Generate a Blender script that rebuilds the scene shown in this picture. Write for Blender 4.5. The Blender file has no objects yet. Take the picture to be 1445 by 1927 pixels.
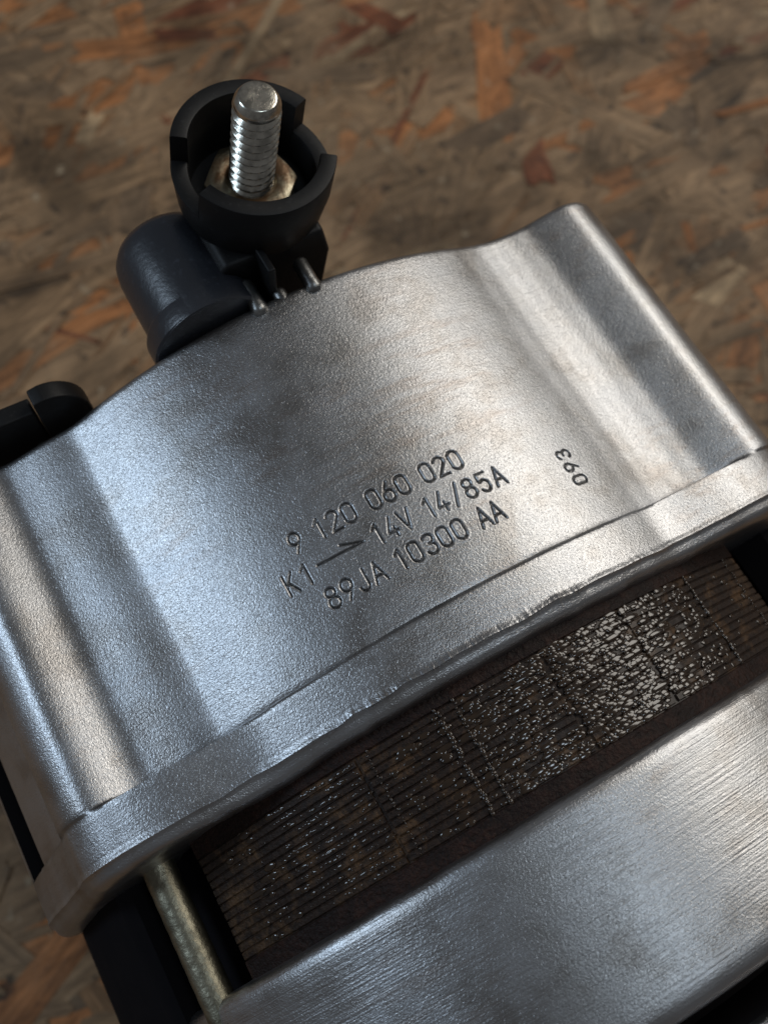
import bpy, bmesh, math, random
import numpy as np
from mathutils import Vector, Matrix
random.seed(7); rng = np.random.default_rng(7)
S = 0.001                # everything below is laid out in millimetres
H = 64.0                 # height of the alternator's axis above the board
sc = bpy.context.scene
col = sc.collection

# ------------------------------------------------------------------ camera
cam = bpy.data.cameras.new('camera'); camo = bpy.data.objects.new('camera', cam); col.objects.link(camo)
CP = (-28.70167, -21.84728, 169.87099)
CR = ((0.8707629, 0.4395839, -0.2203133), (-0.4895191, 0.8171902, -0.3042552), (0.0462922, 0.3727817, 0.9267636))
m = Matrix(CR).to_4x4(); m.translation = Vector((CP[0]*S, CP[1]*S, (CP[2]+H)*S))
camo.matrix_world = m
cam.sensor_fit = 'VERTICAL'; cam.sensor_height = 36.0; cam.sensor_width = 36.0
cam.lens = 36.0*1816.29/1927.0
cam.clip_start = 0.005; cam.clip_end = 20
cam.dof.use_dof = True; cam.dof.focus_distance = 0.112; cam.dof.aperture_fstop = 23
sc.camera = camo

# ------------------------------------------------------------------ world and lamps
w = bpy.data.worlds.new('World'); sc.world = w; w.use_nodes = True
bg = w.node_tree.nodes['Background']; bg.inputs[0].default_value = (0.95, 0.96, 1.0, 1); bg.inputs[1].default_value = 0.075
def area(name, az, el, dist, sx, sy, power, colr):
    l = bpy.data.lights.new(name, 'AREA'); l.shape = 'RECTANGLE'; l.size = sx; l.size_y = sy; l.energy = power; l.color = colr
    o = bpy.data.objects.new(name, l); col.objects.link(o)
    a, e = math.radians(az), math.radians(el)
    d = Vector((math.sin(a)*math.cos(e), math.cos(a)*math.cos(e), math.sin(e)))
    o.location = d*dist + Vector((0, 0, H*S)); o.rotation_euler = d.to_track_quat('Z', 'Y').to_euler()
    return o
area('window_light_right', 76, 40, 1.6, 1.05, 0.66, 8.4, (1.0, 0.945, 0.86))
area('window_light_left', -62, 35, 1.6, 0.42, 0.50, 5.0, (0.64, 0.81, 1.0))
area('ceiling_lamp', 125, 74, 1.9, 0.30, 0.30, 2.5, (0.75, 0.88, 1.0))
vs = sc.view_settings; vs.view_transform = 'Standard'; vs.look = 'None'; vs.exposure = 0.0; vs.gamma = 1.0; vs.use_curve_mapping = False
sc.render.engine = 'CYCLES'

# ------------------------------------------------------------------ helpers
def mesh_obj(name, V, F, mat, parent=None, smooth=True, sharp=None, at=(0, 0, 0)):
    me = bpy.data.meshes.new(name)
    V = np.asarray(V, dtype=float)
    me.from_pydata((V*S).tolist(), [], F if isinstance(F, list) else F.tolist()); me.update()
    if smooth:
        me.polygons.foreach_set('use_smooth', [True]*len(me.polygons))
        if sharp: me.set_sharp_from_angle(angle=math.radians(sharp))
    me.materials.append(mat)
    o = bpy.data.objects.new(name, me); col.objects.link(o)
    if parent: o.parent = parent
    o.location = Vector(at)*S
    return o
def grid_faces(nu, nv, wrap=False):
    i = np.arange(nu-1)[:, None]*nv; n = nv if wrap else nv-1
    j = np.arange(n)[None, :]; j2 = (j+1) % nv
    return np.stack([i+j, i+j2, i+nv+j2, i+nv+j], -1).reshape(-1, 4)
def point_attr(o, name, arr):
    a = o.data.attributes.new(name, 'FLOAT_VECTOR', 'POINT'); a.data.foreach_set('vector', np.asarray(arr, dtype=np.float32).ravel())
def lathe(name, prof, mat, parent, n=48, M=None, sharp=35):
    """prof: list of (r, z); M: 4x4 in mm, axis z"""
    t = np.linspace(0, 2*np.pi, n, endpoint=False)
    V = np.array([[r*np.cos(a), r*np.sin(a), z] for r, z in prof for a in t])
    F = grid_faces(len(prof), n, True)
    if M is not None: V = V @ np.array(M.to_3x3()).T + np.array(M.translation)
    return mesh_obj(name, V, F, mat, parent, True, sharp)
def axis_mat(p, d):
    return Matrix.Translation(Vector(p)) @ Vector(d).to_track_quat('Z', 'Y').to_matrix().to_4x4()
def prism(name, outline, y0, y1, mat, parent, bev=0.5):
    """outline in x,z extruded along y with a bevel"""
    bm = bmesh.new()
    vs_ = [bm.verts.new((x*S, y0*S, z*S)) for x, z in outline]
    f = bm.faces.new(vs_); r = bmesh.ops.extrude_face_region(bm, geom=[f])
    for v in r['geom']:
        if isinstance(v, bmesh.types.BMVert): v.co.y = y1*S
    bmesh.ops.recalc_face_normals(bm, faces=bm.faces)
    bmesh.ops.bevel(bm, geom=list(bm.edges), offset=bev*S, segments=3, affect='EDGES', profile=0.6, clamp_overlap=True)
    me = bpy.data.meshes.new(name); bm.to_mesh(me); bm.free()
    me.polygons.foreach_set('use_smooth', [True]*len(me.polygons)); me.set_sharp_from_angle(angle=math.radians(40))
    me.materials.append(mat); o = bpy.data.objects.new(name, me); col.objects.link(o); o.parent = parent
    return o
def sstep(t):
    t = np.clip(t, 0, 1); return t*t*(3-2*t)
def lerp_tab(x, tab):
    return np.interp(x, [a for a, b in tab], [b for a, b in tab])

# ------------------------------------------------------------------ materials
class N:
    def __init__(s, name):
        s.m = bpy.data.materials.new(name); s.m.use_nodes = True; s.t = s.m.node_tree; s.b = s.t.nodes['Principled BSDF']
    def n(s, typ, **kw):
        nd = s.t.nodes.new(typ)
        for k, v in kw.items():
            if k.startswith('i_'): nd.inputs[k[2:].replace('_', ' ')].default_value = v
            else: setattr(nd, k, v)
        return nd
    def l(s, a, b): s.t.links.new(a, b)
    def coord(s, scale=(1, 1, 1), src='Object', attr=None):
        if attr: c = s.n('ShaderNodeAttribute'); c.attribute_name = attr; out = c.outputs['Vector']
        else: c = s.n('ShaderNodeTexCoord'); out = c.outputs[src]
        mp = s.n('ShaderNodeMapping'); mp.inputs['Scale'].default_value = scale; s.l(out, mp.inputs['Vector']); return mp.outputs[0]
    def noise(s, vec, scale=1, detail=2, rough=0.5, dist=0):
        x = s.n('ShaderNodeTexNoise'); x.inputs['Scale'].default_value = scale; x.inputs['Detail'].default_value = detail
        x.inputs['Roughness'].default_value = rough; x.inputs['Distortion'].default_value = dist; s.l(vec, x.inputs['Vector']); return x.outputs['Fac']
    def ramp(s, fac, stops, interp='LINEAR'):
        r = s.n('ShaderNodeValToRGB'); e = r.color_ramp.elements; r.color_ramp.interpolation = interp
        while len(e) > 1: e.remove(e[-1])
        e[0].position, e[0].color = stops[0][0], tuple(stops[0][1]) + (1,) if not isinstance(stops[0][1], (int, float)) else (stops[0][1],)*3 + (1,)
        for p, c in stops[1:]:
            x = e.new(p); x.color = tuple(c) + (1,) if not isinstance(c, (int, float)) else (c,)*3 + (1,)
        s.l(fac, r.inputs[0]); return r.outputs[0]
    def mix(s, fac, a, b, typ='MIX'):
        x = s.n('ShaderNodeMix', data_type='RGBA', blend_type=typ)
        for k, v in ((0, fac), (6, a), (7, b)):
            if hasattr(v, 'is_linked'): s.l(v, x.inputs[k])
            else: x.inputs[k].default_value = v if k == 0 else (tuple(v) + (1,) if len(v) == 3 else v)
        return x.outputs[2]
    def math(s, op, a, b=0.0):
        x = s.n('ShaderNodeMath', operation=op)
        for k, v in ((0, a), (1, b)):
            if hasattr(v, 'is_linked'): s.l(v, x.inputs[k])
            else: x.inputs[k].default_value = v
        return x.outputs[0]
    def bump(s, h, dist, strength=1.0, prev=None):
        b = s.n('ShaderNodeBump'); b.inputs['Distance'].default_value = dist; b.inputs['Strength'].default_value = strength
        s.l(h, b.inputs['Height'])
        if prev is not None: s.l(prev, b.inputs['Normal'])
        return b.outputs[0]
    def set(s, **kw):
        for k, v in kw.items():
            i = s.b.inputs[k.replace('_', ' ')]
            if hasattr(v, 'is_linked'): s.l(v, i)
            else: i.default_value = v if not isinstance(v, tuple) or len(v) == 4 else v + (1,)

def cast_metal(name, line=0.5, grain=1.0, seed=0.0):
    k = N(name)
    c = k.coord((1, 1, 1), attr='sy')                      # (arc length, axial, radius) in mm
    off = k.n('ShaderNodeVectorMath', operation='ADD'); off.inputs[1].default_value = (seed, seed*1.7, 0); k.l(c, off.inputs[0]); c = off.outputs[0]
    worm = k.noise(c, 4.0, 1.3, 0.5, 0.8)                  # shot-blasted orange peel
    fine = k.noise(c, 7.5, 2, 0.6)
    mp = k.n('ShaderNodeMapping'); mp.inputs['Scale'].default_value = (0.07, 3.4, 1); k.l(c, mp.inputs[0])
    lines = k.noise(mp.outputs[0], 1.0, 3, 0.6)            # brushed lines round the drum
    patch = k.ramp(k.noise(c, 0.06, 2, 0.5), [(0.40, 0.4), (0.60, 1.0)])
    big = k.noise(c, 0.13, 3, 0.6)
    wavy = k.noise(c, 0.30, 2, 0.5)
    h = k.math('ADD', k.math('MULTIPLY', worm, grain), k.math('MULTIPLY', fine, 0.22))
    h = k.math('ADD', h, k.math('MULTIPLY', k.math('MULTIPLY', lines, patch), line))
    nb = k.bump(wavy, 0.00005, 0.35)
    nb = k.bump(h, 0.000052, 1.0, nb)
    stain = k.ramp(big, [(0.36, (0.42, 0.408, 0.40)), (0.47, (0.505, 0.505, 0.51)), (0.68, (0.54, 0.548, 0.565))])
    speck = k.ramp(k.noise(c, 0.9, 3, 0.7), [(0.26, 0.45), (0.33, 1.0)])
    base = k.mix(0.30, stain, speck, 'MULTIPLY')
    mpb = k.n('ShaderNodeMapping'); mpb.inputs['Scale'].default_value = (0.09, 0.55, 1); k.l(c, mpb.inputs[0])
    br = k.math('MULTIPLY', k.ramp(k.noise(mpb.outputs[0], 1.0, 5, 0.7), [(0.50, 0.0), (0.66, 1.0)]), k.ramp(k.noise(c, 0.045, 2, 0.5), [(0.46, 0.0), (0.60, 0.75)]))
    base = k.mix(br, base, (0.40, 0.36, 0.335))
    pits = k.ramp(k.noise(c, 3.1, 1, 0.5, 0.3), [(0.22, 0.25), (0.27, 1.0)])
    base = k.mix(0.8, base, pits, 'MULTIPLY')
    gr = k.n('ShaderNodeAttribute'); gr.attribute_name = 'grime_and_strokes'
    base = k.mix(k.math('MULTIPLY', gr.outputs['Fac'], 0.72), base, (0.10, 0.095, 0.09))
    rough = k.n('ShaderNodeMapRange'); rough.inputs['To Min'].default_value = 0.31; rough.inputs['To Max'].default_value = 0.38
    k.l(big, rough.inputs['Value']); rough.inputs['From Min'].default_value = 0.3; rough.inputs['From Max'].default_value = 0.7
    k.set(Base_Color=base, Metallic=1.0, Roughness=rough.outputs[0], Normal=nb)
    return k.m
M_rear = cast_metal('cast_aluminium_rear', 0.55, 1.0, 3.0)
M_front = cast_metal('cast_aluminium_front', 1.5, 0.75, 41.0)

def plain_metal(name, colr, rough, bump=0.00006, scale=1800, rust=None):
    k = N(name); c = k.coord()
    n1 = k.noise(c, scale, 3, 0.6); n2 = k.noise(c, scale*0.2, 3, 0.6)
    b = k.mix(k.ramp(n2, [(0.42, 0.0), (0.62, 1.0)]), colr, rust or tuple(x*0.6 for x in colr))
    k.set(Base_Color=b, Metallic=1.0 if not rust else k.ramp(n2, [(0.45, 1.0), (0.65, 0.55)]), Roughness=rough, Normal=k.bump(n1, bump, 0.7)); return k.m
M_stud = plain_metal('zinc_stud', (0.80, 0.76, 0.66), 0.22, 0.00003, 3000)
M_nut = plain_metal('rusty_nut', (0.42, 0.38, 0.28), 0.40, 0.00010, 1500, (0.15, 0.085, 0.042))
M_bolt = plain_metal('yellowed_bolt', (0.36, 0.335, 0.25), 0.44, 0.00014, 1400)
M_pin = plain_metal('cast_pin', (0.42, 0.42, 0.41), 0.36, 0.00008, 1500)

def plastic(name, colr, rough, bump=0.00004, spec=0.3):
    k = N(name); c = k.coord(); n1 = k.noise(c, 1200, 4, 0.6); n2 = k.noise(c, 160, 3, 0.6)
    r = k.n('ShaderNodeMapRange'); r.inputs['To Min'].default_value = rough-0.06; r.inputs['To Max'].default_value = rough+0.10; k.l(n2, r.inputs['Value'])
    base = k.mix(k.ramp(n1, [(0.60, 0.0), (0.74, 0.5)]), colr, tuple(x*3+0.01 for x in colr))
    k.set(Base_Color=base, Roughness=r.outputs[0], Normal=k.bump(n1, bump, 0.6), Specular_IOR_Level=spec); return k.m
M_plastic = plastic('black_plastic', (0.010, 0.010, 0.0105), 0.48)
M_plastic2 = plastic('black_plastic_blue_sheen', (0.026, 0.030, 0.039), 0.30, 0.00010, 1.0)  # bluish window sheen is partly put into the base colour

def lacquer(name, dark, tan, amount, coat):
    k = N(name); gp = k.n('ShaderNodeNewGeometry'); mpp = k.n('ShaderNodeMapping'); mpp.inputs['Scale'].default_value = (1000, 1000, 1000); k.l(gp.outputs['Position'], mpp.inputs[0]); c = mpp.outputs[0]; n1 = k.noise(c, 0.28, 3, 0.6); n2 = k.noise(c, 1.7, 3, 0.6)
    f = k.ramp(n1, [(amount, 0.0), (amount+0.16, 1.0)])
    base = k.mix(f, dark, tan); base = k.mix(k.ramp(n2, [(0.35, 0.6), (0.6, 0.0)]), base, (0.006, 0.004, 0.003))
    k.set(Base_Color=base, Roughness=0.55, Normal=k.bump(n2, 0.00035, 1.0), Specular_IOR_Level=0.25, Coat_Weight=coat, Coat_Roughness=0.24); return k.m
M_lam = lacquer('varnished_lamination', (0.030, 0.016, 0.010), (0.12, 0.065, 0.030), 0.50, 0.35)
M_ring = lacquer('brown_lacquer', (0.018, 0.008, 0.006), (0.036, 0.015, 0.010), 0.45, 0.0)
def varnish():
    k = N('varnish_drop'); c = k.coord(); n = k.noise(c, 900, 2, 0.5)
    k.set(Base_Color=k.mix(n, (0.012, 0.008, 0.006), (0.06, 0.035, 0.018)), Roughness=0.16, Coat_Weight=0.6, Coat_Roughness=0.08, Specular_IOR_Level=0.6); return k.m
M_drop = varnish()
def darkcore():
    k = N('dark_core_and_shade'); c = k.coord(); k.set(Base_Color=k.mix(k.noise(c, 300, 3), (0.008, 0.008, 0.010), (0.014, 0.012, 0.013)), Roughness=0.85, Specular_IOR_Level=0.06); return k.m
M_core = darkcore()  # stator core; also paints shade into the housing recesses

def strand_mat(name, sheet=False):
    k = N(name)
    g = k.n('ShaderNodeNewGeometry'); wp = g.outputs['Position']
    oi = k.n('ShaderNodeObjectInfo'); at = k.n('ShaderNodeAttribute'); at.attribute_name = 'tint'
    if sheet:
        mp = k.n('ShaderNodeMapping'); mp.inputs['Scale'].default_value = (28, 110, 1); mp.inputs['Rotation'].default_value = (0, 0, 0.5); k.l(wp, mp.inputs[0])
        v = k.n('ShaderNodeTexVoronoi'); v.inputs['Scale'].default_value = 1; k.l(mp.outputs[0], v.inputs['Vector'])
        sx = k.n('ShaderNodeSeparateColor'); k.l(v.outputs['Color'], sx.inputs[0]); tint = sx.outputs[0]
        gv = mp.outputs[0]; gs = 3.0
    else:
        tint = k.math('FRACT', k.math('ADD', oi.outputs['Random'], at.outputs['Fac']))
        uvn = k.n('ShaderNodeAttribute'); uvn.attribute_name = 'grain'; ad = k.n('ShaderNodeVectorMath', operation='ADD'); k.l(uvn.outputs['Vector'], ad.inputs[0])
        cb = k.n('ShaderNodeCombineXYZ'); k.l(k.math('MULTIPLY', tint, 91.0), cb.inputs[0]); k.l(k.math('MULTIPLY', oi.outputs['Random'], 57.0), cb.inputs[1]); k.l(cb.outputs[0], ad.inputs[1])
        gv = ad.outputs[0]; gs = 1.0
    base = k.ramp(tint, [(0.0, (0.304, 0.190, 0.103)), (0.16, (0.357, 0.223, 0.120)), (0.34, (0.294, 0.185, 0.103)), (0.50, (0.367, 0.233, 0.129)),
                         (0.68, (0.35, 0.195, 0.095)), (0.77, (0.189, 0.123, 0.073)), (0.85, (0.47, 0.195, 0.072)), (0.94, (0.242, 0.081, 0.036)), (0.975, (0.525, 0.361, 0.206))], 'CONSTANT')
    grain = k.noise(gv, gs, 4, 0.6, 0.3)
    base = k.mix(0.75, base, k.ramp(grain, [(0.28, 0.30), (0.5, 0.88), (0.72, 1.45)]), 'MULTIPLY')
    mpw = k.n('ShaderNodeMapping'); mpw.inputs['Scale'].default_value = (1000, 1000, 1000); k.l(wp, mpw.inputs[0])
    st = k.noise(mpw.outputs[0], 0.020, 4, 0.6)
    base = k.mix(k.ramp(st, [(0.44, 0.0), (0.64, 0.6)]), base, k.mix(grain, (0.155, 0.103, 0.062), (0.38, 0.255, 0.148)))
    mps = k.n('ShaderNodeMapping'); mps.inputs['Rotation'].default_value = (0, 0, -0.35); mps.inputs['Scale'].default_value = (0.045, 0.42, 1); k.l(mpw.outputs[0], mps.inputs[0])
    base = k.mix(0.6, base, k.ramp(k.noise(mps.outputs[0], 1.0, 4, 0.65, 0.4), [(0.30, 0.42), (0.52, 1.0), (0.72, 1.35)]), 'MULTIPLY')
    base = k.mix(0.9, base, k.ramp(k.noise(mpw.outputs[0], 0.028, 4, 0.62, 0.5), [(0.34, 0.42), (0.50, 1.0), (0.66, 1.30)]), 'MULTIPLY')
    sp = k.noise(mpw.outputs[0], 0.16, 3, 0.65)
    base = k.mix(k.ramp(sp, [(0.30, 0.75), (0.40, 0.0)]), base, (0.030, 0.024, 0.020))
    base = k.mix(k.ramp(sp, [(0.64, 0.0), (0.74, 0.75)]), base, (0.50, 0.40, 0.27))
    h = k.math('ADD', grain, k.math('MULTIPLY', k.noise(mpw.outputs[0], 0.6, 3), 0.6))
    k.set(Base_Color=base, Roughness=0.62, Specular_IOR_Level=0.35, Normal=k.bump(h, 0.0006, 0.6)); return k.m
M_strand = strand_mat('osb_strand'); M_sheet = strand_mat('osb_sheet', True)

# ------------------------------------------------------------------ the board (setting)
bm = bmesh.new(); L = 0.75
vv = [bm.verts.new(p) for p in ((-L, -L, 0), (L, -L, 0), (L, L, 0), (-L, L, 0), (-L, -L, -0.018), (L, -L, -0.018), (L, L, -0.018), (-L, L, -0.018))]
for f in ((0, 1, 2, 3), (7, 6, 5, 4), (0, 4, 5, 1), (1, 5, 6, 2), (2, 6, 7, 3), (3, 7, 4, 0)): bm.faces.new([vv[i] for i in f])
me = bpy.data.meshes.new('board'); bm.to_mesh(me); bm.free(); me.materials.append(M_sheet)
board = bpy.data.objects.new('board', me); col.objects.link(board); board['kind'] = 'structure'
def flake(seed):
    """a pressed wood strand 1 x 1 in plan, ragged ends, unit thickness"""
    r = random.Random(seed); n = 5
    top = [(-0.5+r.uniform(0, .16), -0.5+i/(n-1.0)) for i in range(n)]
    bot = [(0.5-r.uniform(0, .16), 0.5-i/(n-1.0)) for i in range(n)]
    side = lambda a, y: [(a*x, y+r.uniform(-.09, .09)) for x in (-0.2, 0.2)]
    ring = top + side(1, 0.47) + bot + side(-1, -0.47)
    k = len(ring)
    V = [(x, y, 0.0) for x, y in ring] + [(x*0.985, y*0.95, 1.0) for x, y in ring]
    F = [list(range(k, 2*k))] + [[i, (i+1) % k, k+(i+1) % k, k+i] for i in range(k)]
    return V, F
flakes = [flake(i) for i in range(8)]
def strand_params(i):
    L_ = random.choice((18, 26, 34, 46, 60, 75))*random.uniform(.8, 1.2); W_ = random.uniform(3.0, 11.0) if i % 3 else random.uniform(1.0, 3.5)
    if i % 2: L_ *= 0.4
    a = random.gauss(0.35, 0.45) if random.random() < 0.7 else random.uniform(0, math.pi)
    return L_, W_, a
fmesh = []
for V, F in flakes:
    me = bpy.data.meshes.new('strand'); me.from_pydata(V, [], F); me.update(); me.materials.append(M_strand)
    a = me.attributes.new('grain', 'FLOAT_VECTOR', 'POINT'); a.data.foreach_set('vector', np.array([(x*2.2, y*5.0, 0) for x, y, z in V], dtype=np.float32).ravel())
    fmesh.append(me)
def in_view(x, y):
    # the part of the board that the picture shows
    q = Matrix(CR).transposed() @ (Vector((x, y, -H)) - Vector(CP))
    if q.z > -1: return False
    u, v = 722.5+1816.3*q.x/-q.z, 963.5-1816.3*q.y/-q.z
    return -60 < u < 1505 and -60 < v < 1987 and not (v > 980 and u > 150) and not (v > 560 - (u-640)*0.2 and 330 < u < 1300)
BV, BF, BT, BG = [], [], [], []
nind = 0
for i in range(4200):
    if i < 3200: x, y = random.uniform(-330, 480), random.uniform(-300, 480)
    else: x, y = random.uniform(-120, 340), random.uniform(-30, 360)
    L_, W_, a = strand_params(i); z = random.uniform(-0.10, 0.22); th = random.uniform(0.10, 0.30)
    vi = random.randrange(8); tint = random.random()
    if i >= 3200 and nind < 300 and in_view(x, y):
        o = bpy.data.objects.new('strand', fmesh[vi]); col.objects.link(o); o.parent = board
        o.location = (x*S, y*S, (z+0.12)*S); o.rotation_euler = (random.gauss(0, .006), random.gauss(0, .004), a); o.scale = (L_*S, W_*S, th*S)
        nind += 1
    else:
        V, F = flakes[vi]; b = len(BV); ca, sa = math.cos(a), math.sin(a); tl = random.gauss(0, .005)
        for p in V:
            px, py = p[0]*L_, p[1]*W_
            BV.append((x+px*ca-py*sa, y+px*sa+py*ca, z+p[2]*th+py*tl)); BT.append(tint); BG.append((p[0]*2.2, p[1]*5.0, 0))
        BF += [[b+j for j in f] for f in F]
o = mesh_obj('pressed_strands', BV, BF, M_strand, board, smooth=False); o['kind'] = 'stuff'
a = o.data.attributes.new('tint', 'FLOAT', 'POINT'); a.data.foreach_set('value', np.array(BT, dtype=np.float32))
point_attr(o, 'grain', BG)

# ------------------------------------------------------------------ the alternator
alt = bpy.data.objects.new('alternator', None); col.objects.link(alt); alt.empty_display_size = 0.05
alt['label'] = 'used car alternator with dull cast aluminium housing lying on the wooden board'
alt['category'] = 'alternator'
alt.location = (0, 0, 0)
AX = (0, 0, H)      # parts are modelled about the axis and lifted by H

# lettering: single-stroke glyphs in a box 0..1 high, about 0.5 wide, x centred
def arc(cx, cy, rx, ry, a0, a1, n=14):
    return [(cx+rx*math.cos(math.radians(a0+(a1-a0)*i/n)), cy+ry*math.sin(math.radians(a0+(a1-a0)*i/n))) for i in range(n+1)]
W2 = 0.265
G = {
 '0': [arc(0, .74, W2, .26, 0, 180)+arc(0, .26, W2, .26, 180, 360)+[(W2, .74)]],
 '1': [[(-.17, .78), (.06, 1.0), (.06, 0)]],
 '2': [arc(0, .75, W2, .25, 165, -20)+[(-W2, 0), (W2, 0)]],
 '3': [arc(0, .76, W2*.95, .24, 160, -80)+[(-.05, .53)], [(-.05, .53)]+arc(0, .27, W2, .27, 85, -160)],
 '4': [[(.10, 0), (.10, .45)], [(.08, 1.0), (-.25, .27), (.27, .27)]],
 '5': [[(W2, 1), (-.19, 1), (-.21, .56)]+arc(0, .31, W2, .31, 130, -150)],
 '6': [[(.12, 1.0)]+arc(0, .30, W2, .30, 165, 525, 22)],
 '8': [arc(0, .77, W2*.86, .23, 0, 360, 20), arc(0, .27, W2, .27, 0, 360, 20)],
 '9': [[(-.12, 0.0)]+arc(0, .70, W2, .30, -15, 345, 22)],
 'A': [[(-.29, 0), (0, 1), (.29, 0)], [(-.18, .33), (.18, .33)]],
 'V': [[(-.27, 1), (0, 0), (.27, 1)]],
 'K': [[(-.22, 0), (-.22, 1)], [(.24, 1), (-.21, .42)], [(-.06, .60), (.27, 0)]],
 'J': [[(.17, 1), (.17, .26)]+arc(-.05, .26, .22, .26, 0, -170)],
 '/': [[(-.20, -.06), (.22, 1.06)]],
}
HT = 2.6
segs = []
def glyph(ch, s, y, ang=0, h=HT):
    ca, sa = math.cos(ang), math.sin(ang)
    for pl in G[ch]:
        pts = [(px*h, (py-.5)*h) for px, py in pl]
        pts = [(s+px*ca-py*sa, y+px*sa+py*ca) for px, py in pts]
        for p, q in zip(pts, pts[1:]): segs.append((*p, *q))
for ch, s in zip('9120060020', (-14.1, -10.8, -8.82, -6.82, -3.36, -1.38, .63, 4.1, 6.1, 8.2)): glyph(ch, s, 15.68)
for ch, s in zip('K114V14/85A', (-17.05, -14.85, -5.05, -3.2, -1.25, 1.95, 3.72, 5.8, 7.8, 9.87, 12.1)): glyph(ch, s, 11.5)
for ch, s in zip('89JA10300AA', (-13.45, -11.37, -9.3, -7.35, -4.25, -2.28, -.25, 1.75, 3.8, 7.3, 9.25)): glyph(ch, s, 7.42)
segs += [(-13.2, 11.80, -7.0, 11.60), (-7.0, 11.60, -9.7, 12.62)]
for ch, y in zip('093', (6.95, 9.0, 10.95)): glyph(ch, 22.85, y, math.pi/2, 2.15)
segs = np.array(segs)
def engrave(s, y):
    """depth of the stamped strokes at (s, y), with a faint raised burr beside them"""
    d = np.full(s.shape, 1e9)
    for x0, y0, x1, y1 in segs:
        box = (s > min(x0, x1)-1) & (s < max(x0, x1)+1) & (y > min(y0, y1)-1) & (y < max(y0, y1)+1)
        if not box.any(): continue
        px, py = s[box]-x0, y[box]-y0; ex, ey = x1-x0, y1-y0; L2 = ex*ex+ey*ey+1e-9
        t = np.clip((px*ex+py*ey)/L2, 0, 1); d[box] = np.minimum(d[box], np.hypot(px-t*ex, py-t*ey))
    cut = -0.23*(1-sstep((d-0.03)/0.15)); burr = 0.018*np.exp(-((d-0.33)/0.09)**2)
    return cut+burr, 1-sstep((d-0.05)/0.16)

def rear_R(a):
    """outline of the rear shield, a = degrees from the top"""
    q = np.arange(-90, 90, 0.05); k = np.exp(-np.linspace(-3, 3, 49)**2/2); k /= k.sum()
    tl = [(-90, 69), (-52, 68.8), (-50, 70.9), (-48, 72.4), (-46.5, 73.0), (-45, 73.1), (-43.7, 72.8), (-42.9, 72.5), (-42.1, 71.7), (-41.1, 69.2), (-40.2, 66.9), (-39.2, 66.0), (-37.5, 65.1), (-34.5, 63.75), (-32, 62.55), (-30.6, 62.05), (-28, 62.0)]
    tr = [(27, 62), (30, 62.3), (32.5, 63.0), (35, 64.4), (37.5, 66.4), (39.5, 69.3), (41.3, 71.9), (43, 72.9), (45, 73.2), (47, 72.6), (49, 71.2), (52, 68.8), (90, 69)]
    qr = np.interp(q, [x for x, _ in tl+tr], [x for _, x in tl+tr]); qr = np.convolve(np.pad(qr, 24, mode='edge'), k, 'valid')
    r = np.interp(a, q, qr)
    a = np.abs(a)
    r = np.where(a > 51.8, lerp_tab(a, [(51.8, 68.75), (60.0, 68.9)]), r)
    r = np.where(a > 60.0, 58.0, r)
    r = np.where(a > 66.6, 68.9, r)
    r = np.where(a > 67.6, 58.0, r)
    r = np.where(a > 72, 61.0, r)
    return r + np.where(a > 110, 9.5*np.exp(-((a-135)/8.0)**2), 0)
def collar_R(a):
    a = np.abs(a)
    r = 63.1 + 9.6*sstep((a-25)/20.5)
    r = np.where(a > 46.5, lerp_tab(a, [(46.5, 72.7), (50, 71.0), (56, 69.6), (66, 69.2), (75, 67.5), (80, 63.0)]), r)
    return r + np.where(a > 110, 9*np.exp(-((a-135)/9.0)**2), 0)
rn = np.random.default_rng(3)
def noise1(x, step, seed):
    t = np.random.default_rng(seed).standard_normal(4000); return np.interp(x/step, np.arange(-2000, 2000), t)

phi = np.unique(np.round(np.concatenate([np.arange(-180, -90, 3), np.arange(-90, -17.6, 0.45), np.arange(-17.6, 12.9, 0.092), np.arange(12.9, 19.2, 0.4),
      np.arange(19.2, 23.3, 0.092), np.arange(23.3, 90, 0.45), np.arange(90, 180, 3),
      [s*(v+e) for s in (-1, 1) for v in (51.8, 60.0, 66.6, 67.6) for e in (-.02, .02)]]), 4))
ys = np.concatenate([np.arange(46.0, 18, -0.55), np.arange(17.9, 5.6, -0.095), np.arange(5.5, 0.6, -0.4)])
rows = []            # (y, kind, dr)
for y, d in ((38, -22), (46.9, -22), (47.2, -16), (47.25, -1.6), (47.15, -0.8), (46.85, -0.28), (46.5, -0.06)): rows.append((y, 0, d))
for y in ys: rows.append((y, 0, 0.0))
for y, f, d in ((0.45, .0, -0.05), (0.28, .15, -.02), (0.12, .75, 0), (-0.1, 1, 0), (-0.4, 1, .04)): rows.append((y, f, d))
for y in np.arange(-0.9, -5.3, -0.45): rows.append((y, 1, 0.04))
for y, d in ((-5.35, .02), (-5.6, .16), (-5.9, .20), (-6.15, -.15), (-6.5, -.34), (-7.0, -.42), (-7.4, -.65), (-7.8, -1.2), (-8.05, -2.2), (-8.05, -3.6), (-7.8, -5.5), (-7.6, -14)): rows.append((y, 1, d))
PH = phi[None, :]; Y = np.array([r[0] for r in rows])[:, None]; Fc = np.array([r[1] for r in rows])[:, None]; D = np.array([r[2] for r in rows])[:, None]
Rr = rear_R(PH)*(1-Fc) + collar_R(PH)*Fc
Rr = Rr + D
Sarc = np.radians(PH)*62 + 0*Y; YY = Y + 0*PH
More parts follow.
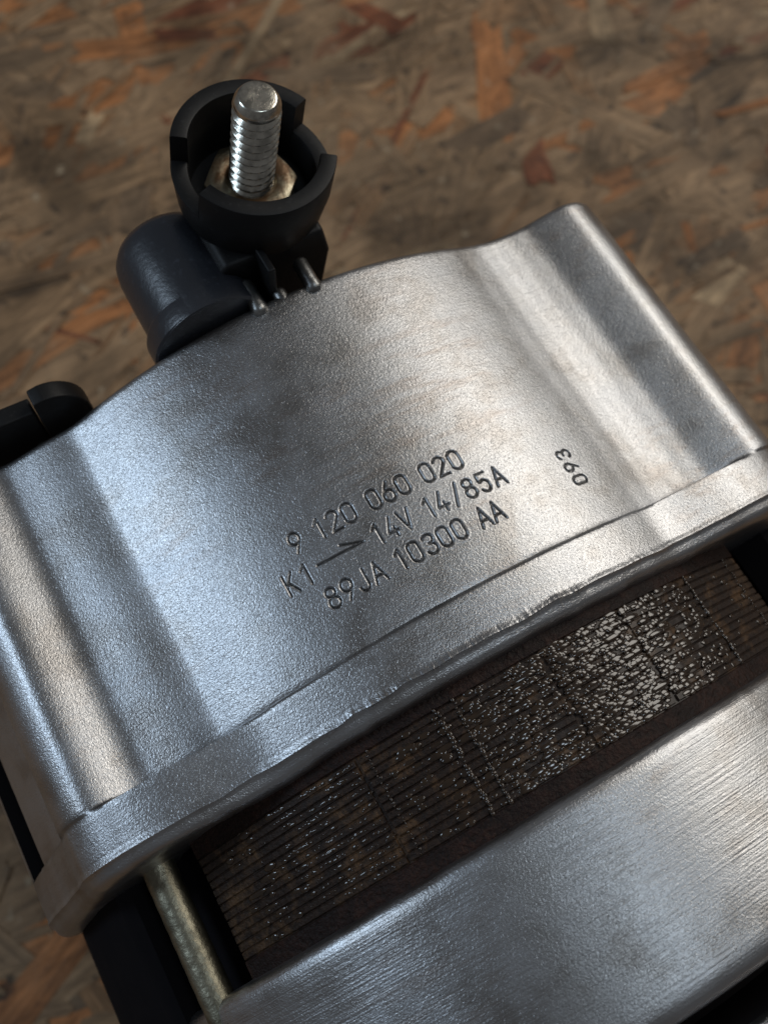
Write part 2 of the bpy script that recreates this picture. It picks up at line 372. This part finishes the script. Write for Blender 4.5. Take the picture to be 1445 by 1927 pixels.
# ragged flash line and lip of the collar
lipm = np.exp(-((YY+5.8)/0.55)**2)*(np.abs(PH) < 52)
rag = 0.55*noise1(Sarc, 0.22, 31)+0.6*noise1(Sarc, 0.55, 1)+0.5*noise1(Sarc, 1.7, 2)
msk = sstep((Sarc+38)/8)*(0.6+0.4*noise1(Sarc, 5, 8))
Rr = Rr + lipm*rag*0.065*np.clip(msk, 0.15, 1.2)
YY = YY + lipm*0.14*noise1(Sarc, 2.2, 5)*np.clip(msk, 0.1, 1)
edge = np.exp(-((Y+7.9)/0.6)**2)
YY = YY + edge*(0.06*noise1(Sarc, 1.6, 6)+0.10*noise1(Sarc, 6, 7))
# the join line between drum and collar wanders a little
jl = np.exp(-((Y-0.2)/0.5)**2); YY = YY + jl*0.03*noise1(Sarc, 3.0, 9)
# shallow unevenness of a casting
def vnoise(s, y, step, seed):
    t = np.random.default_rng(seed).standard_normal((400, 400)); i = s/step+200; j = y/step+200
    i0 = np.floor(i).astype(int); j0 = np.floor(j).astype(int); fi = sstep(i-i0); fj = sstep(j-j0)
    i0 %= 399; j0 %= 399
    return (t[i0, j0]*(1-fi)+t[i0+1, j0]*fi)*(1-fj)+(t[i0, j0+1]*(1-fi)+t[i0+1, j0+1]*fi)*fj
flat = (Y < 46.6) & (Y > -5.3)
Rr = Rr + flat*(0.025*vnoise(Sarc, YY, 7, 11)+0.003*vnoise(Sarc, YY, 2.0, 12))
body = (Y > 5.4) & (Y < 18.2)
iy = np.where(body[:, 0])[0]
eg, gm = engrave(Sarc[iy], YY[iy]); Rr[iy] += eg; grime_and_strokes = np.exp(-((YY-0.25)/0.42)**2)*np.clip(0.45+0.35*noise1(Sarc, 1.1, 51)+0.4*noise1(Sarc, 6, 52), 0, 1)*0.9; grime_and_strokes[iy] = gm  # strokes darkened inside the engraving; grime along the collar join
grime_and_strokes += 0.55*np.exp(-((np.abs(PH)-33)/2.0)**2)*np.exp(-(np.clip(Y, 0, 99)/5.0)**2)*np.clip(0.6+0.5*vnoise(Sarc, YY, 0.9, 53), 0, 1)*(Y > -0.2)
grime_and_strokes = np.clip(grime_and_strokes, 0, 1)
P = np.radians(PH)
V = np.stack([Rr*np.sin(P), YY, Rr*np.cos(P)], -1).reshape(-1, 3)
F = grid_faces(len(rows), len(phi), True)
rear = mesh_obj('rear_housing', V, F, M_rear, alt, True, 50, AX)
# arc length that follows the outline, for the grain
rr = rear_R(phi); ds = np.hypot(np.diff(rr*np.sin(np.radians(phi))), np.diff(rr*np.cos(np.radians(phi)))); sl = np.concatenate([[0], np.cumsum(ds)])
sl -= np.interp(0, phi, sl)
point_attr(rear, 'sy', np.stack([np.broadcast_to(sl[None], Rr.shape), YY, Rr*0.3], -1).reshape(-1, 3))
ga = rear.data.attributes.new('grime_and_strokes', 'FLOAT', 'POINT'); ga.data.foreach_set('value', grime_and_strokes.astype(np.float32).ravel())
rear.data.materials.append(M_core)
fa = np.zeros(len(rear.data.polygons), dtype=np.int32); pj_ = np.tile(np.arange(len(phi)), len(rows)-1); ap = np.abs(0.5*(phi+np.roll(phi, -1)))
fa[(ap[pj_] > 60.01) & (ap[pj_] < 66.63) & np.repeat(Y[:-1, 0] > 0.2, len(phi))] = 1; rj_ = np.repeat(Y[:-1, 0] > 0.2, len(phi)); fa[(ap[pj_] > 67.6) & rj_] = 1  # slot and flanks painted near-black to stand for shade in the recess
rear.data.polygons.foreach_set('material_index', fa)
rear['label'] = 'grey cast aluminium rear housing with stamped part numbers'

# front housing
fph = np.unique(np.concatenate([np.arange(-180, -80, 3), np.arange(-80, 80, 0.5), np.arange(80, 180, 3)]))
frow = [(-30, -10), (-26.5, -10), (-25.2, -6), (-24.75, -3.4), (-24.75, -1.5), (-24.95, -0.8), (-25.35, -0.3), (-25.9, -0.05), (-26.6, 0.04)]
frow += [(y, 0.05) for y in np.arange(-27.2, -46.6, -0.5)]
frow += [(-46.9, 0.0), (-47.6, -0.12), (-48.3, -0.5), (-48.9, -1.2), (-49.3, -2.4), (-49.5, -5.2), (-49.6, -16), (-53.5, -16), (-53.6, -5.0), (-53.8, -4.2), (-54.2, -3.7), (-55.2, -3.5), (-57, -3.6), (-57.6, -4.4), (-58, -7), (-59, -16)]
Yf = np.array([r[0] for r in frow])[:, None]; Df = np.array([r[1] for r in frow])[:, None]; Pf = fph[None, :]
Rf = 63.0 + Df + 0*Pf
Sf = np.radians(Pf)*62+0*Yf; Yff = Yf+0*Pf
Rf += 0.025*vnoise(Sf, Yff, 7, 21)+0.003*vnoise(Sf, Yff, 2, 22)
Yff += 0.04*np.exp(-((Yf+25)/.6)**2)*noise1(Sf, 1.5, 23)
Pr = np.radians(Pf)
front = mesh_obj('front_housing', np.stack([Rf*np.sin(Pr), Yff, Rf*np.cos(Pr)], -1).reshape(-1, 3), grid_faces(len(frow), len(fph), True), M_front, alt, True, 45, AX)
point_attr(front, 'sy', np.stack([Sf, Yff, Rf*0.3], -1).reshape(-1, 3))
front.data.materials.append(M_core)
yr = np.repeat(0.5*(Yf[1:, 0]+Yf[:-1, 0]), len(fph)); front.data.polygons.foreach_set('material_index', ((yr < -49.2) & (yr > -53.65)).astype(np.int32))  # groove walls coloured near-black, the shade of a deep gap painted in
front['label'] = 'brushed cast aluminium front housing'

# stator between the two housings
def arc_ring(name, y0, y1, R0, a0, a1, mat, parent, step=0.5, groove=(), jit=0.0, seed=0, depth=5, bev=0.12):
    a = np.unique(np.concatenate([np.arange(a0, a1+1e-6, step)]+[[g-gw, g-gw*.6, g+gw*.6, g+gw] for g, gw, gd in groove]))
    R_ = R0 + 0*a
    for g, gw, gd in groove: R_ = R_ - gd*(np.abs(a-g) <= gw*.61)
    R_ = R_ + jit*noise1(a, 0.9, seed)
    e0 = np.minimum(a-a0, a1-a); R_ = R_ - 1.6*np.clip(1-e0/1.4, 0, 1)**2          # rounded ends
    pr = [(y0, -depth), (y0, -bev), (y0-bev, 0), (y1+bev, 0), (y1, -bev), (y1, -depth)]
    V = np.array([[(R_[j]+d)*math.sin(math.radians(a[j])), y, (R_[j]+d)*math.cos(math.radians(a[j]))] for j in range(len(a)) for y, d in pr])
    F = grid_faces(len(a), len(pr), True)[:, ::-1].tolist()
    n = len(pr); F += [list(range(n)), list(range(len(V)-1, len(V)-1-n, -1))]
    o = mesh_obj(name, V, F, mat, parent, True, 30, (0, 0, 0))
    point_attr(o, 'sy', np.array([[math.radians(a[j])*60, y, 0] for j in range(len(a)) for y, d in pr]))
    return o
core_prof = [(40, -7), (56.5, -7), (56.5, -27), (40, -27)]
Mx = Matrix.Rotation(math.radians(-90), 4, 'X')       # z -> y
stator = lathe('stator', [(r, y) for r, y in core_prof], M_core, alt, 96, Mx, 30); stator.location = Vector(AX)*S
stator['label'] = 'dark varnished laminated iron stator'
GR = ((4.3, 0.36, 0.35), (15.8, 0.42, 0.40), (-19.0, 0.3, 0.3))
SR = 60.4; y = -9.75
lam_meshes = []
for i in range(13):
    if i < 5:
        o = arc_ring('lamination', 0, -0.90, SR, -44.0, 43.5, M_lam, stator, 0.35, GR, 0.035, 60+i); lam_meshes.append(o.data)
    else:
        o = bpy.data.objects.new('lamination', lam_meshes[i % 5]); col.objects.link(o); o.parent = stator
    o.location = Vector((0, y-i*0.985, 0.05*math.sin(i*2.3)))*S
for y0, y1 in ((-7.2, -9.65), (-22.6, -25.4)): arc_ring('edge_band', y0, y1, SR+0.12, -44.0, 43.5, M_ring, stator, 0.5, (), 0.03, 80)
for sgn in (-1, 1):
    arc_ring('side_stack', -7.5, -25.5, 64.6, min(sgn*54, sgn*128), max(sgn*54, sgn*128), M_core, stator, 1.0, (), 0.02, 90)
arc_ring('gap_lacquer', -8, -25, SR-0.22, -43.6, 43, M_lam, stator, 1.0, (), 0.02, 95)
# axial weld seams, beads of lacquer on them
def bead_line(a, r0, seed, name='weld_seam', ra=0.22, gap=0.46, mat=None):
    r = random.Random(seed); bmm = bmesh.new(); yy = -9.7
    while yy > -22.6:
        rad = ra*r.uniform(.55, 1.25); an = math.radians(a+r.gauss(0, .09)); Rq = r0+r.uniform(-.06, .08)
        mt = Matrix.Translation(Vector((Rq*math.sin(an), yy, Rq*math.cos(an)))*S) @ Matrix.Rotation(an, 4, 'Y') @ Matrix.Diagonal((rad*S, rad*r.uniform(.9, 1.7)*S, rad*.75*S, 1))
        bmesh.ops.create_icosphere(bmm, subdivisions=2, radius=1.0, matrix=mt); yy -= gap*r.uniform(.6, 1.3)
    me = bpy.data.meshes.new(name); bmm.to_mesh(me); bmm.free(); me.polygons.foreach_set('use_smooth', [True]*len(me.polygons)); me.materials.append(mat or M_drop)
    o = bpy.data.objects.new(name, me); col.objects.link(o); o.parent = stator; return o
for i, (a, ra) in enumerate(((-8.9, .32), (-6.8, .27), (28.1, .27), (38.5, .17), (-17.6, .15))): bead_line(a, SR+0.05, 100+i, ra=ra)
# lacquer drops on the laminations: too many to count
ico = bmesh.new(); bmesh.ops.create_icosphere(ico, subdivisions=2, radius=1.0)
iv = np.array([v.co[:] for v in ico.verts]); ifc = [[v.index for v in f.verts] for f in ico.faces]; ico.free()
DV, DF = [], []
r = random.Random(5); cnt = 0
def dens(a, yv):
    if 17 < a < 27: return 0.42
    if 5 < a < 17: return 1.0
    if -6.5 < a < 5: return 0.42
    if -31 < a < -19: return 0.34
    if 28 < a < 40: return 0.02
    return 0.07
for _ in range(9000):
    a = r.uniform(-39, 39); li = r.randrange(13); yc = y-li*0.985-0.42+r.uniform(-.36, .36)
    if -31 < a < -16: yc = y-li*0.985-0.42+r.gauss(0, .08)
    cl = 0.5+0.5*math.sin(a*0.9+li*0.8)*math.cos(a*0.37-li*0.55+1)
    if r.random() > dens(a, yc)*(0.25+0.95*cl): continue
    if any(abs(a-g[0]) < g[1] for g in GR): continue
    rad = r.choice((.12, .18, .24, .30, .38, .46))*r.uniform(.8, 1.2)*(0.5 if -31 < a < -16 else 1); an = math.radians(a); Rq = SR+0.02
    Q = iv*np.array([rad*r.uniform(1.0, 2.2)*(1 if r.random() < .85 else 1.7), min(.44, rad*r.uniform(.7, 1.2)), rad*r.uniform(.2, .4)])
    ca, sa = math.cos(an), math.sin(an)
    Xw = Q[:, 0]*ca+Q[:, 2]*sa+Rq*sa; Zw = -Q[:, 0]*sa+Q[:, 2]*ca+Rq*ca
    b = len(DV); DV += list(zip(Xw, Q[:, 1]+yc, Zw)); DF += [[b+j for j in f] for f in ifc]; cnt += 1
o = mesh_obj('varnish_drops', DV, DF, M_drop, stator); o['kind'] = 'stuff'

# through bolts
for a in (-48.7, 59.0, 131.3, -138.7):
    an = math.radians(a); Rq = 61.4
    Mb = Matrix.Translation((Rq*math.sin(an), 0, Rq*math.cos(an))) @ Mx
    pr = [(0.1, -4)]+[(2.1+0.02*math.sin(i*1.3), -4-i*0.5) for i in range(52)]+[(0.1, -30)]
    o = lathe('through_bolt', pr, M_bolt, alt, 28, Mb); o.location = Vector(AX)*S

# cast pins at the rear edge
for (x0, z0, L0, rad) in ((-3.4, 61.8, 4.6, 1.05), (4.6, 61.6, 4.6, 1.05), (0.2, 60.9, 2.2, 1.0), (-36.0, 49.8, 2.0, 1.1)):
    Mb = Matrix.Translation((x0, 46.2, z0)) @ Mx @ Matrix.Rotation(math.radians(4), 4, 'X')
    o = lathe('cast_pin', [(0.02, -1.0), (rad*0.7, -0.9), (rad*1.05, -0.4), (rad*1.1, 0.2), (rad, 1.0), (rad, L0-.5), (rad*.8, L0-.15), (rad*.45, L0), (0.02, L0)], M_pin, rear, 20, Mb, 50)

# terminal holder: plastic cup with two notches, on an elbow behind the housing
Nn = Vector((0.10, -0.10, 1)).normalized(); Cc = Vector((3.9, 60, 74.7)); CM = axis_mat(Cc, Nn)
# keep the cup's local x near world x
zx = Nn; xx = (Vector((1, 0, 0)) - zx*zx.x).normalized(); yy_ = zx.cross(xx)
CM = Matrix((xx, yy_, zx)).transposed().to_4x4(); CM.translation = Cc
holder = None
def cup():
    ang = np.unique(np.round(np.concatenate([np.arange(0, 360, 2.0), [v+e for v in (24, 152, 203, 331) for e in (-.15, .15)]]), 3))
    high = ((ang > 24) & (ang < 152)) | ((ang > 203) & (ang < 331))
    top = np.where(high, 0.0, -4.4); ro, ri = 10.4, 8.25
    prof = [(8.6, -26, 1), (8.4, -22, 1)]
    prof = [(3.6, -34, 0), (4.4, -22, 0), (4.9, -17.5, 0), (6.6, -14.6, 0), (8.6, -12.2, 0), (9.75, -9.2, 0), (10.15, -6.2, 0), (10.35, -4.9, 0)]
    rings = [[(r_, z_) for _ in ang] for r_, z_, k in prof]
    rings.append([(ro, t-0.25) for t in top]); rings.append([(ro-.08, t-.08) for t in top]); rings.append([(ro-.3, t) for t in top])
    rings.append([(ri+.25, t) for t in top]); rings.append([(ri+.06, t-.08) for t in top]); rings.append([(ri, t-.25) for t in top])
    rings.append([(ri-.1, -4.9) for t in top]); rings.append([(ri-.3, -9.6) for t in top]); rings.append([(0.1, -9.6) for t in top])
    V = []
    for rg in rings:
        for (r_, z_), a_ in zip(rg, ang): V.append(CM @ Vector((r_*math.cos(math.radians(a_)), r_*math.sin(math.radians(a_)), z_)))
    return mesh_obj('terminal_holder', [v[:] for v in V], grid_faces(len(rings), len(ang), True), M_plastic, alt, True, 32, AX)
holder = cup(); holder['label'] = 'black plastic notched cup holding the threaded terminal'
# stud with thread: one helical surface
def stud():
    n = 40; pitch = 1.25; Rm = 2.98; z0, z1 = -9.0, 8.4; rowsS = []
    zz = np.arange(z0, z1-1.0, 0.0833)
    V = []
    t = np.linspace(0, 2*np.pi, n, endpoint=False)
    for z in zz:
        ph = ((z/pitch-t/(2*np.pi)) % 1.0); tri = np.abs(ph*2-1); rr_ = Rm-0.62*np.clip((0.90-tri)/0.78, 0, 1)
        fade = sstep((z1-1.35-z)/0.35); rr_ = rr_*fade+(Rm-0.12)*(1-fade)
        V += [(a_*math.cos(b_), a_*math.sin(b_), z) for a_, b_ in zip(rr_, t)]
    for r_, z in ((2.84, z1-.95), (2.78, z1-.80), (2.42, z1-.22), (2.33, z1-.10), (2.2, z1-.03), (2.05, z1), (1.0, z1-.03), (0.02, z1-.05)): V += [(r_*math.cos(b_), r_*math.sin(b_), z) for b_ in t]
    return np.array(V), n
V, n = stud(); SM = CM.copy(); SM.translation = Cc + xx*(-0.1)
V = V @ np.array(SM.to_3x3()).T + np.array(SM.translation)
o = mesh_obj('threaded_stud', V, grid_faces(len(V)//n, n, True), M_stud, holder, True, 28); o['label'] = 'bright threaded steel stud'
# hex nut with chamfered top and washer face
def nut():
    n = 96; t = np.linspace(0, 2*np.pi, n, endpoint=False); apo = 5.35
    hexr = apo/np.cos((t+0.25) % (np.pi/3)-np.pi/6)
    rings = [(hexr, -9.6), (hexr, -6.9)]
    cz = -6.9+0*t; 
    chz = -6.35 - np.maximum(0, hexr-apo-0.1)*0.62
    V = []
    for b_, h_ in zip(t, hexr): V.append((h_*math.cos(b_), h_*math.sin(b_), -9.9))
    for b_, h_, c_ in zip(t, hexr, chz): V.append((h_*math.cos(b_), h_*math.sin(b_), c_))
    for rr_, z_ in ((5.15, -6.25), (4.9, -6.15), (3.5, -6.15), (3.2, -6.3), (2.9, -6.7)): V += [(rr_*math.cos(b_), rr_*math.sin(b_), z_) for b_ in t]
    return np.array(V), n
V, n = nut(); V = V @ np.array(SM.to_3x3()).T + np.array(SM.translation)
o = mesh_obj('hex_nut', V, grid_faces(len(V)//n, n, True), M_nut, holder, True, 35); o['label'] = 'rusty hexagonal nut'
# elbow tube behind the housing, its flange and the web to the cup
def ycyl(name, x, z, prof, mat, par, n=64, lift=False):
    Mb = Matrix.Translation((x, 0, z)) @ Mx
    o = lathe(name, prof, mat, par, n, Mb, 40)
    if lift: o.location = Vector(AX)*S
    return o
ycyl('elbow_tube', -9.7, 57.7, [(0.1, 47.6), (7.7, 47.6), (7.75, 56), (7.7, 61), (7.4, 62.8), (6.7, 64.0), (5.6, 64.7), (4, 65), (0.1, 65)], M_plastic2, holder)
ycyl('flange', -9.6, 56.8, [(0.1, 47.5), (8.3, 47.5), (8.6, 47.8), (8.6, 50.6), (8.3, 51.2), (7.4, 51.4), (0.1, 51.4)], M_plastic2, holder)
prism('web', [(-6.5, 48), (-6.2, 64.0), (-5, 65.4), (9, 65), (10, 60), (8, 48)], 51.6, 62.5, M_plastic, holder, 0.7)
prism('rib', [(-0.9, 50), (-0.9, 66.5), (0.1, 66.5), (0.1, 50)], 47.8, 55, M_plastic, holder, 0.25)
# cap at the left end of the rear edge
cap = prism('rear_cap', [(-35.0, 38), (-34.6, 58.5)]+[(-33.2+5.2*math.sin(math.radians(t)), 52.6+6.2*math.cos(math.radians(t))) for t in range(0, 91, 6)]+[(-27.6, 38)], 48.6, 51.2, M_plastic, alt, 0.35); cap.location = Vector(AX)*S
cap['label'] = 'black plastic cap behind the rear edge'
prism('cap_skirt', [(-56, 38), (-56, 50.5), (-50, 53.8), (-44, 55.6), (-39, 56.2), (-34.9, 56.0), (-34.9, 38)], 49.2, 51.8, M_plastic, cap, 0.35)
